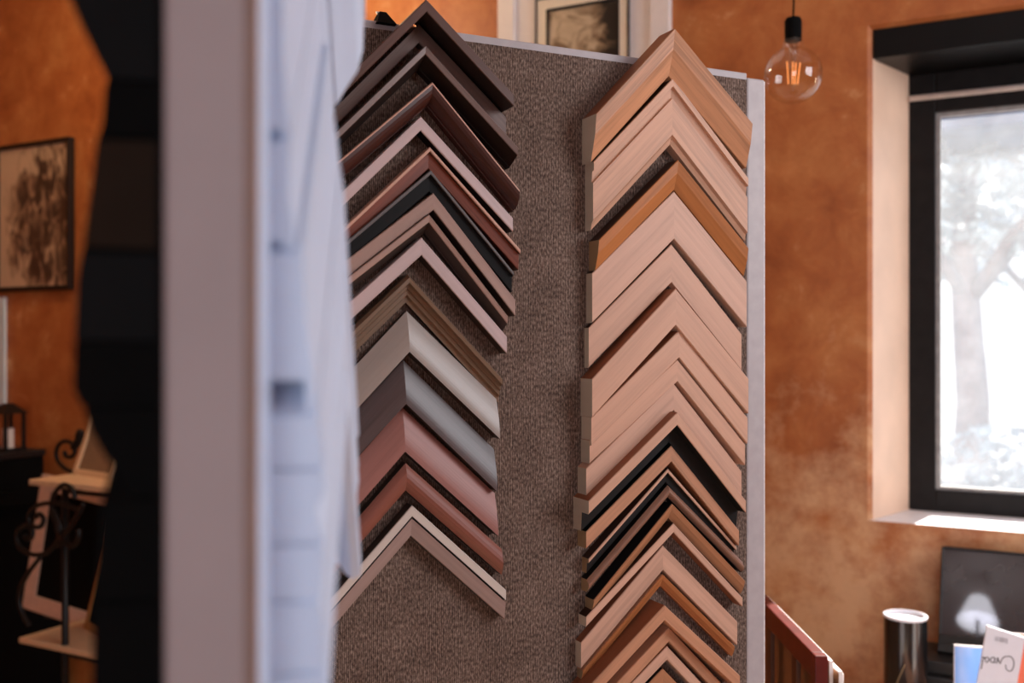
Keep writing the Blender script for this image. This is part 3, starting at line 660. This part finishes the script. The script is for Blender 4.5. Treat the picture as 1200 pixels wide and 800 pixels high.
# ------------------------------------------------------------------ wrought iron stand with two shelves
c_lo = wl(at(10, 750, 3.2)); c_up = wl(at(45, 560, 3.24))
zlo = 1.55 - .96; zup = 1.55 - .444
yf = (c_lo[1] + c_up[1]) / 2
xl = c_lo[0]
se = empty('shelf_stand', W(xl, yf, 0), TW); tag(se, 'black wrought iron stand with scrolls and two cream shelves behind the near board', 'stand')
SW, SD = .62, .30
b = MB(); b.box(0, SW, 0, SD, zlo-.018, zlo); link('shelf', b, M_cream, se, bevel=.003)
ux = c_up[0] - xl
b = MB(); b.box(ux, SW, -.0, SD, zup-.018, zup); link('shelf', b, M_cream, se, bevel=.003)
b = MB()
for x in (ux+.15, SW-.03):
    for y in (.02, SD-.02): b.tube([(x,y,0),(x,y,zup-.018)], .011, 8)
for z in (.12, zlo-.03, zup-.03):
    for y in (.02, SD-.02): b.tube([(ux+.15,y,z),(SW-.03,y,z)], .007, 6)
    for x in (ux+.15, SW-.03): b.tube([(x,.02,z),(x,SD-.02,z)], .007, 6)
link('iron_frame', b, M_iron, se, smooth=True)
def iron_curve(pts, y, r=.0075):
    mb = MB(); P3 = []
    for px, py in pts:
        x, _, z = onwall(px, py, yf + y); P3.append(Vector((x - xl, y, z)))
    # Catmull-Rom
    out = []
    for i in range(len(P3)-1):
        p0, p1, p2, p3 = P3[max(i-1,0)], P3[i], P3[i+1], P3[min(i+2, len(P3)-1)]
        for k in range(6):
            t = k/6; out.append(.5*((2*p1)+(p2-p0)*t+(2*p0-5*p1+4*p2-p3)*t*t+(3*p1-p0-3*p2+p3)*t**3))
    out.append(P3[-1]); mb.tube(out, r, 8); return link('scroll', mb, M_iron, se, smooth=True)
def spiral(cx, cy, r0, r1, a0, turns, n=14): return [(cx+(r0+(r1-r0)*i/n)*math.cos(a0+turns*2*math.pi*i/n), cy+(r0+(r1-r0)*i/n)*math.sin(a0+turns*2*math.pi*i/n)) for i in range(n+1)]
iron_curve([(90,553),(78,550),(68,540),(66,528),(72,518),(82,518),(88,527),(84,535),(77,534),(76,528)], .30)
iron_curve([(92,512),(95,505),(92,516),(86,525)], .30, .014)
iron_curve([(95,600),(80,592),(60,589),(42,593),(34,604),(37,615),(47,617),(51,608),(46,602),(42,606)], -.01)
iron_curve([(55,648),(40,650),(26,644),(20,632),(22,621),(31,616),(38,622),(36,631),(30,630),(29,626)], -.01)
iron_curve([(55,648),(66,636),(71,620),(66,604),(60,592)], -.01)
iron_curve([(48,652),(34,670),(24,690),(23,708),(28,722),(34,732)], -.01)
iron_curve([(60,592),(64,578),(74,568),(84,572),(88,584)], -.01)
iron_curve([(98,590),(86,612),(74,628),(68,640)], -.01)
iron_curve([(60,600),(66,612),(70,628),(84,640),(92,630),(92,620)], -.01)
iron_curve([(50,700),(48,712),(54,722),(64,718),(64,706),(56,702)], .28, .006)
# leaning frames
def lean_frame(x, y, z, w, h, yaw, lean, mats, label, fw=.022, roll=0.0, backc=None):
    e = empty('leaning_frame', W(x, y, z), rot=None); tag(e, label, 'frame')
    e.rotation_mode = 'XYZ'
    Mx = Matrix.Rotation(TW + yaw, 4, 'Z') @ Matrix.Rotation(-lean, 4, 'X') @ Matrix.Rotation(roll, 4, 'Y')
    e.rotation_euler = Mx.to_euler('XYZ')
    bb = MB(); frame4(bb, 0, w, 0, h, fw, 0, .018); link('frame', bb, mats, e, bevel=.002)
    if backc:
        bb = MB(); bb.box(fw, w-fw, .007, .013, fw, h-fw); link('backing', bb, backc, e)
    return e
M_gback = plain('brown_grey_backing', rgb(140, 112, 86), .7, noise=.08)
x, y, z = wl(at(85, 562, 3.28))
lean_frame(x-.05, y+.035, zup+.001, .24, .30, R(-9), R(20), M_cream, 'cream frame leaning on the upper shelf of the iron stand', .02, backc=M_gback)
x, y, z = wl(at(88, 738, 3.28))
lean_frame(x-.025, y+.05, zlo+.001, .22, .34, R(-16), R(15), plain('gilt_wood', rgb(170, 120, 66), .45, noise=.15), 'gilt wooden frame leaning on the lower shelf of the iron stand', .026, backc=M_blackm)
x, y, z = wl(at(27, 738, 3.56)); 
lean_frame(x-.035, y+.02, zlo+.001, .40, .485, R(4), R(4), plain('pinkish_cream_wood', rgb(216, 178, 156), .5, noise=.06), 'pinkish cream frame with a black panel behind the iron scrolls', .055, roll=R(7), backc=M_blackm)

# ------------------------------------------------------------------ table under the window with its things
TZ = .725
te = empty('table', W(.07, -.66, 0), TW); tag(te, 'wooden table below the window carrying the black tube and booklets', 'table')
M_tab = plain('pinkish_brown_table', rgb(168, 120, 96), .4, noise=.12, nscale=20)
b = MB(); b.box(0, 1.7, 0, .64, TZ-.035, TZ); link('tabletop', b, M_tab, te, bevel=.004)
for x in (.05, 1.6):
    for y in (.04, .55): b = MB(); b.box(x, x+.055, y, y+.055, 0, TZ-.035); link('leg', b, M_tab, te, bevel=.003)
# black tube
tp = at(1061, 720, 2.33); 
tz = tp.z; rT = 24/F*2.33
tu = empty('black_tube', Vector((tp.x, tp.y, TZ))); tag(tu, 'tall glossy black cylinder tin with a white rim on the table', 'tin')
b = MB(); hT = tz - TZ
b.lathe([(.001,0),(rT*.98,0),(rT,.003),(rT,hT-.006)], n=48); link('body', b, plain('black_gloss_tin', rgb(16, 16, 17), .16, noise=.05, spec=1.0), tu, smooth=True)
b = MB(); b.lathe([(rT,hT-.006),(rT*1.015,hT-.004),(rT*1.015,hT),(rT*.9,hT+.001),(rT*.88,hT-.008),(.001,hT-.008)], n=48); link('lid', b, plain('white_lid', rgb(228, 226, 232), .35, noise=.03), tu, smooth=False)
b = MB()
for i in range(9):
    a = TW - math.pi/2 - .35 + i*.05; zz = .03 + i*.006
    b.tube([(rT*1.001*math.cos(a), rT*1.001*math.sin(a), zz), (rT*1.001*math.cos(a+.05), rT*1.001*math.sin(a+.05), zz+.006)], .0012, 5)
link('gold_mark', b, plain('dull_gold', rgb(150, 130, 96), .4), tu)
# dark glazed picture leaning on the wall
ax, _, zt_ = onwall(1103, 641, -.06)
LH = .052
ge = empty('picture_ledge', W(ax-.075, -.27, TZ), TW); tag(ge, 'low black stepped plinth on the table under the dark picture', 'plinth')
b = MB(); b.box(0, .95, 0, .20, 0, .022); link('lower_step', b, M_black, ge, bevel=.003)
b = MB(); b.box(.02, .93, .03, .20, .022, LH); link('upper_step', b, M_black, ge, bevel=.003)
TZ0 = TZ; TZ = TZ + LH
dz = zt_ - TZ; lean = math.asin(.10/dz)
de = empty('framed_picture', W(ax, -.155, TZ), TW)
tag(de, 'large dark glossy framed picture leaning on the wall below the window', 'picture')
de.rotation_euler = (Matrix.Rotation(TW, 4, 'Z') @ Matrix.Rotation(-lean, 4, 'X')).to_euler('XYZ')
Hh = dz/math.cos(lean)
b = MB(); b.box(.004, .80, .006, .016, .045, Hh); link('glazed_print', b, plain('dark_glossy_print', rgb(50, 46, 50), .03, noise=.12, nscale=8, spec=1.0), de)
b = MB()
b.box(0, .804, -.004, .02, .022, .045); b.box(0, .804, -.016, .02, 0, .022); b.box(0, .005, -.002, .02, .045, Hh); b.box(.8, .804, -.002, .02, .045, Hh); b.box(.005, .8, -.002, .02, Hh-.004, Hh+.001)
link('frame', b, M_black, de, bevel=.002)
TZ = TZ0
# lamp behind the camera, where the dark picture mirrors it
TZ1 = TZ + LH
nl = WY*(-math.cos(lean)) + Vector((0,0,math.sin(lean)))
hp = hit(1146, 722, W(ax, -.155, TZ1), nl); rd = (hp - CAM).normalized(); rf = rd - nl*2*rd.dot(nl)
lp = hp + rf*4.3
fl = empty('floor_lamp', Vector((lp.x, lp.y, 0)), TW); tag(fl, 'floor lamp with a white conical shade, mirrored in the dark glossy picture', 'lamp')
b = MB(); b.lathe([(.001,0),(.13,0),(.13,.015),(.02,.03),(.001,.03)], n=24); link('base', b, M_black, fl)
b = MB(); b.tube([(0,0,.02),(0,0,lp.z-.02)], .011, 10); link('pole', b, M_black, fl, smooth=True)
b = MB(); b.lathe([(.06,lp.z+.13),(.12,lp.z-.04),(.117,lp.z-.04),(.057,lp.z+.13),(.06,lp.z+.13)], n=32); link('lamp_shade', b, emit('lit_white_shade', rgb(240,240,250), 6.0), fl, smooth=True)
# booklets
def booklet(px0, px1, pyt, d, label, mat, tilt, yaw, th=.004, name='booklet', lean=0.1):
    p = at(px0, pyt, d); q = at(px1, pyt, d)
    w = (q - p).length; h = p.z - TZ - .001
    e = empty(name, Vector((p.x, p.y, TZ+.001))); tag(e, label, 'booklet')
    return e, w, h
e, w, h = booklet(1118, 1153, 755, 2.16, 'pale blue booklet standing beside the white booklet', None, 0, 0)
e.rotation_euler.z = R(-14)
M_blue = picture_mat('blue_cover', [(.3, rgb(70,140,215)), (.5, rgb(120,165,225)), (.7, rgb(185,200,235))], 9, (1,1,.8), 2, .6, .4)
b = MB(); b.box(0, w*1.03, 0, .004, 0, h); link('pages', b, M_pale, e)
b = MB(); b.box(.0015, w*1.03, -.0006, 0, 0, h-.004); link('cover', b, M_blue, e)
# white booklet, upside down, tilted
WB = Vector((at(1157, 733, 2.08)))
tl = R(-12.5)
we = empty('booklet', WB); tag(we, 'white booklet standing upside down with black script lettering', 'booklet')
Mx = Matrix.Rotation(R(-14), 4, 'Z') @ Matrix.Rotation(R(9), 4, 'Y')
we.rotation_euler = Mx.to_euler('XYZ')
# local frame: x right along the top edge, z down from the top-left corner (negative)
wB = .0745; hB = .285
sh = lambda x, z: (x, z + 0.0)
b = MB()
zs_l = -.20*0
pts = [(0,0),(wB,-.0085),(wB,-hB),(0,-hB)]
b.grid([[(x,0,z) for x,z in pts],[(x,.008,z) for x,z in pts]]); wp = link('pages', b, plain('white_card', rgb(232, 232, 240), .4, noise=.02), we)
M_ink = plain('black_ink', rgb(26, 28, 36), .6)
def strokes(name, lists, width, mat, parent, y=-.0006):
    mb = MB()
    for pts in lists:
        P3 = [Vector((p[0], 0, p[1])) for p in pts]; o_ = []
        for i in range(len(P3)-1):
            p0,p1,p2,p3 = P3[max(i-1,0)],P3[i],P3[i+1],P3[min(i+2,len(P3)-1)]
            for k in range(5):
                t=k/5; o_.append(.5*((2*p1)+(p2-p0)*t+(2*p0-5*p1+4*p2-p3)*t*t+(3*p1-p0-3*p2+p3)*t**3))
        o_.append(P3[-1]); rg = []
        for i, p in enumerate(o_):
            t = (o_[min(i+1,len(o_)-1)]-o_[max(i-1,0)]); t = t.normalized() if t.length > 1e-9 else Vector((1,0,0))
            nn = Vector((-t.z,0,t.x))*width*.5
            rg.append([(p.x+nn.x,y,p.z+nn.z),(p.x-nn.x,y,p.z-nn.z),(p.x-nn.x,0.0,p.z-nn.z),(p.x+nn.x,0.0,p.z+nn.z)])
        mb.grid(rg)
    return link(name, mb, mat, parent)
# lettering measured on the cover, in zoom pixels of the photo (960 px = 90 px): convert to local metres
k_ = (90/960.0)/F*2.08
def zpt(x, y):
    X = (x-525)*k_; Z = -(y-75)*k_
    c, s_ = math.cos(R(9)), math.sin(R(9))
    return (X*c - Z*s_ , Z*c + X*s_)
letters = [
 [(735,545),(738,585),(755,612),(785,620),(812,595),(828,540),(826,490),(805,450),(768,438),(725,446),(698,470),(680,510)],
 [(680,510),(672,535),(655,500),(645,462),(640,490),(632,530),(622,532)],
 [(612,470),(592,462),(566,478),(560,510),(580,530),(604,516),(612,470),(606,525),(600,532)],
 [(540,478),(520,465),(502,480),(500,515),(518,530),(535,515),(542,478)],
 [(478,470),(470,520),(463,570),(456,618)], [(500,500),(485,470),(465,468)]]
strokes('lettering', [[zpt(*p) for p in l_] for l_ in letters], 0.0016, M_ink, wp)
bars = MB()
for i, w_ in enumerate((.5,1,.5,.5,1.2,.6,1,.5,.5,1)):
    x0 = 612 + i*15
    p_ = [zpt(x0, 200+i*2), zpt(x0+7*w_, 200+i*2), zpt(x0+7*w_, 255+i*3), zpt(x0, 250+i*3)]
    bars.grid([[(a, -.0005, c_) for a, c_ in p_],[(a, 0, c_) for a, c_ in p_]])
link('barcode', bars, plain('grey_ink', rgb(120,118,128), .6), wp)
# orange and teal booklets at the right edge
for (px0, px1, py, d, mt, lb) in ((1186, 1230, 742, 2.15, plain('coral_cover', rgb(222, 112, 84), .45), 'coral red booklet just behind the white booklet'),
                                  (1192, 1240, 774, 2.22, plain('teal_cover', rgb(70, 100, 118), .45), 'dark teal booklet at the right edge of the photo')):
    e, w, h = booklet(px0, px1, py, d, lb, None, 0, 0); e.rotation_euler.z = R(-14)
    b = MB(); b.box(0, w, 0, .006, 0, h); link('pages', b, M_pale, e)
    b = MB(); b.box(-.0005, w+.0005, -.0008, 0, 0, h+.0005); b.box(-.0013, -.0005, -.0008, .006, 0, h); link('cover', b, mt, e)

# ------------------------------------------------------------------ mahogany print browser behind the board
re_ = empty('print_rack', Vector((.487, 1.6, 0))); tag(re_, 'dark red mahogany rack holding prints, right of the display board', 'rack')
ZR = 1.045
b = MB(); b.box(0, .021, .02, .44, ZR-.04, ZR); link('top_rail', b, M_maho, re_, bevel=.002)
b = MB(); b.box(0, .021, 0, .02, 0, ZR); link('post', b, M_maho, re_, bevel=.002)
b = MB(); b.box(0, .021, .44, .46, 0, ZR); link('post', b, M_maho, re_, bevel=.002)
b = MB(); b.box(0, .021, .02, .44, .45, .49); link('lower_rail', b, M_maho, re_, bevel=.002)
for y in (.12, .29):
    b = MB(); b.box(.004, .012, y, y+.03, .49, ZR-.04); link('slat', b, M_oakpanel, re_, bevel=.001)
for y in (0, .44): b = MB(); b.box(.021, .30, y, y+.02, .45, .49); link('base_rail', b, M_maho, re_)
b = MB(); b.box(.021, .30, .02, .44, .47, .482); link('base_board', b, M_oakpanel, re_)
for y in (0, .44): b = MB(); b.box(.28, .30, y, y+.02, 0, .45); link('post', b, M_maho, re_, bevel=.002)
ART = picture_mat('colourful_print', [(.36, rgb(110,70,120)), (.46, rgb(225,215,225)), (.55, rgb(240,236,236)), (.64, rgb(215,190,80)), (.72, rgb(90,70,90))], 14, dist=2)
for i, (x, y0, y1, z1, lb) in enumerate(((.026, .01, .42, 1.034, 'white edged print standing right behind the mahogany rail'),
                                          (.038, .00, .41, 1.020, 'colourful print second behind the mahogany rail'),
                                          (.050, .03, .43, 1.006, 'white print third behind the mahogany rail'))):
    e = empty('art_print', Vector((.487 + x, 1.6 + y0, .4825))); tag(e, lb, 'print')
    b = MB(); b.box(0, .006, 0, y1-y0, 0, z1-.4825); link('mount', b, M_pale, e)
    b = MB(); b.box(.006, .0066, .03, y1-y0-.03, .05, z1-.4825-.02); link('image', b, ART, e)
    b = MB(); b.box(-.0006, 0, 0, y1-y0, 0, z1-.4825-.003); link('backing_paper', b, plain('kraft_paper', rgb(150, 104, 68), .7, noise=.06), e)

# ------------------------------------------------------------------ light
def area(name, loc, target, sx, sy, power, col):
    l = bpy.data.lights.new(name, 'AREA'); l.shape = 'RECTANGLE'; l.size = sx; l.size_y = sy; l.energy = power; l.color = col
    o = bpy.data.objects.new(name, l); COL.objects.link(o); o.location = loc
    o.rotation_euler = (Vector(target) - Vector(loc)).to_track_quat('-Z', 'Y').to_euler(); return o
area('daylight_side_window', W(XR+.25, (wy0+wy1)/2, (wz0+wz1)/2), W(0, (wy0+wy1)/2-.1, 1.5), wy1-wy0, wz1-wz0, 60, (.93,.955,1.0))
area('daylight_rear_window', W((vx0+vx1)/2, YB-.12, (vz0+vz1)/2), W((vx0+vx1)/2-.2, 0, 1.4), vx1-vx0, vz1-vz0, 30, (.80,.89,1.0))
sun = bpy.data.lights.new('sun', 'SUN'); sun.energy = 18.0; sun.angle = R(.6); sun.color = (1,.95,.88)
so = bpy.data.objects.new('sun', sun); COL.objects.link(so)
so.rotation_euler = Vector((-.615, -.788, -math.tan(R(37)))).to_track_quat('-Z', 'Y').to_euler()
def lamp(loc, p, col=(1,.72,.44), r=.05):
    l = bpy.data.lights.new('unseen_warm_lamp', 'POINT'); l.energy = p; l.color = col; l.shadow_soft_size = r  # warm point light added out of view to brighten the wall, no fitting
    o = bpy.data.objects.new('unseen_warm_lamp', l); COL.objects.link(o); o.location = loc
lamp(W(-2.45, -.55, 2.75), 17)
lamp(W(-1.6, -.5, 2.75), 8)
w = bpy.data.worlds.new('world'); sc.world = w; w.use_nodes = True
nt = w.node_tree; bg = nt.nodes['Background']
tcw = N(nt, 'ShaderNodeTexCoord'); sp = N(nt, 'ShaderNodeSeparateXYZ'); nt.links.new(tcw.outputs['Generated'], sp.inputs[0])
rp = ramp(nt, [(.0, (.75,.8,.88,1)), (.5, (.9,.94,1,1)), (1, (.45,.62,.95,1))])
mr = N(nt, 'ShaderNodeMapRange'); mr.inputs['From Min'].default_value = -1; nt.links.new(sp.outputs['Z'], mr.inputs['Value']); nt.links.new(mr.outputs[0], rp.inputs['Fac'])
nt.links.new(rp.outputs['Color'], bg.inputs['Color']); bg.inputs['Strength'].default_value = 1.25

# ------------------------------------------------------------------ camera
cd = bpy.data.cameras.new('camera'); cam = bpy.data.objects.new('camera', cd); COL.objects.link(cam)
cam.location = CAM; cam.rotation_euler = (R(90), 0, 0); cd.sensor_width = 36; cd.lens = F/1200*36; cd.clip_start = .02
cd.dof.use_dof = True; cd.dof.focus_distance = 1.27; cd.dof.aperture_fstop = 4.0
sc.camera = cam
sc.view_settings.view_transform = 'Standard'; sc.view_settings.look = 'None'; sc.view_settings.gamma = 1.0
sc.view_settings.use_curve_mapping = False; sc.view_settings.exposure = 0.0
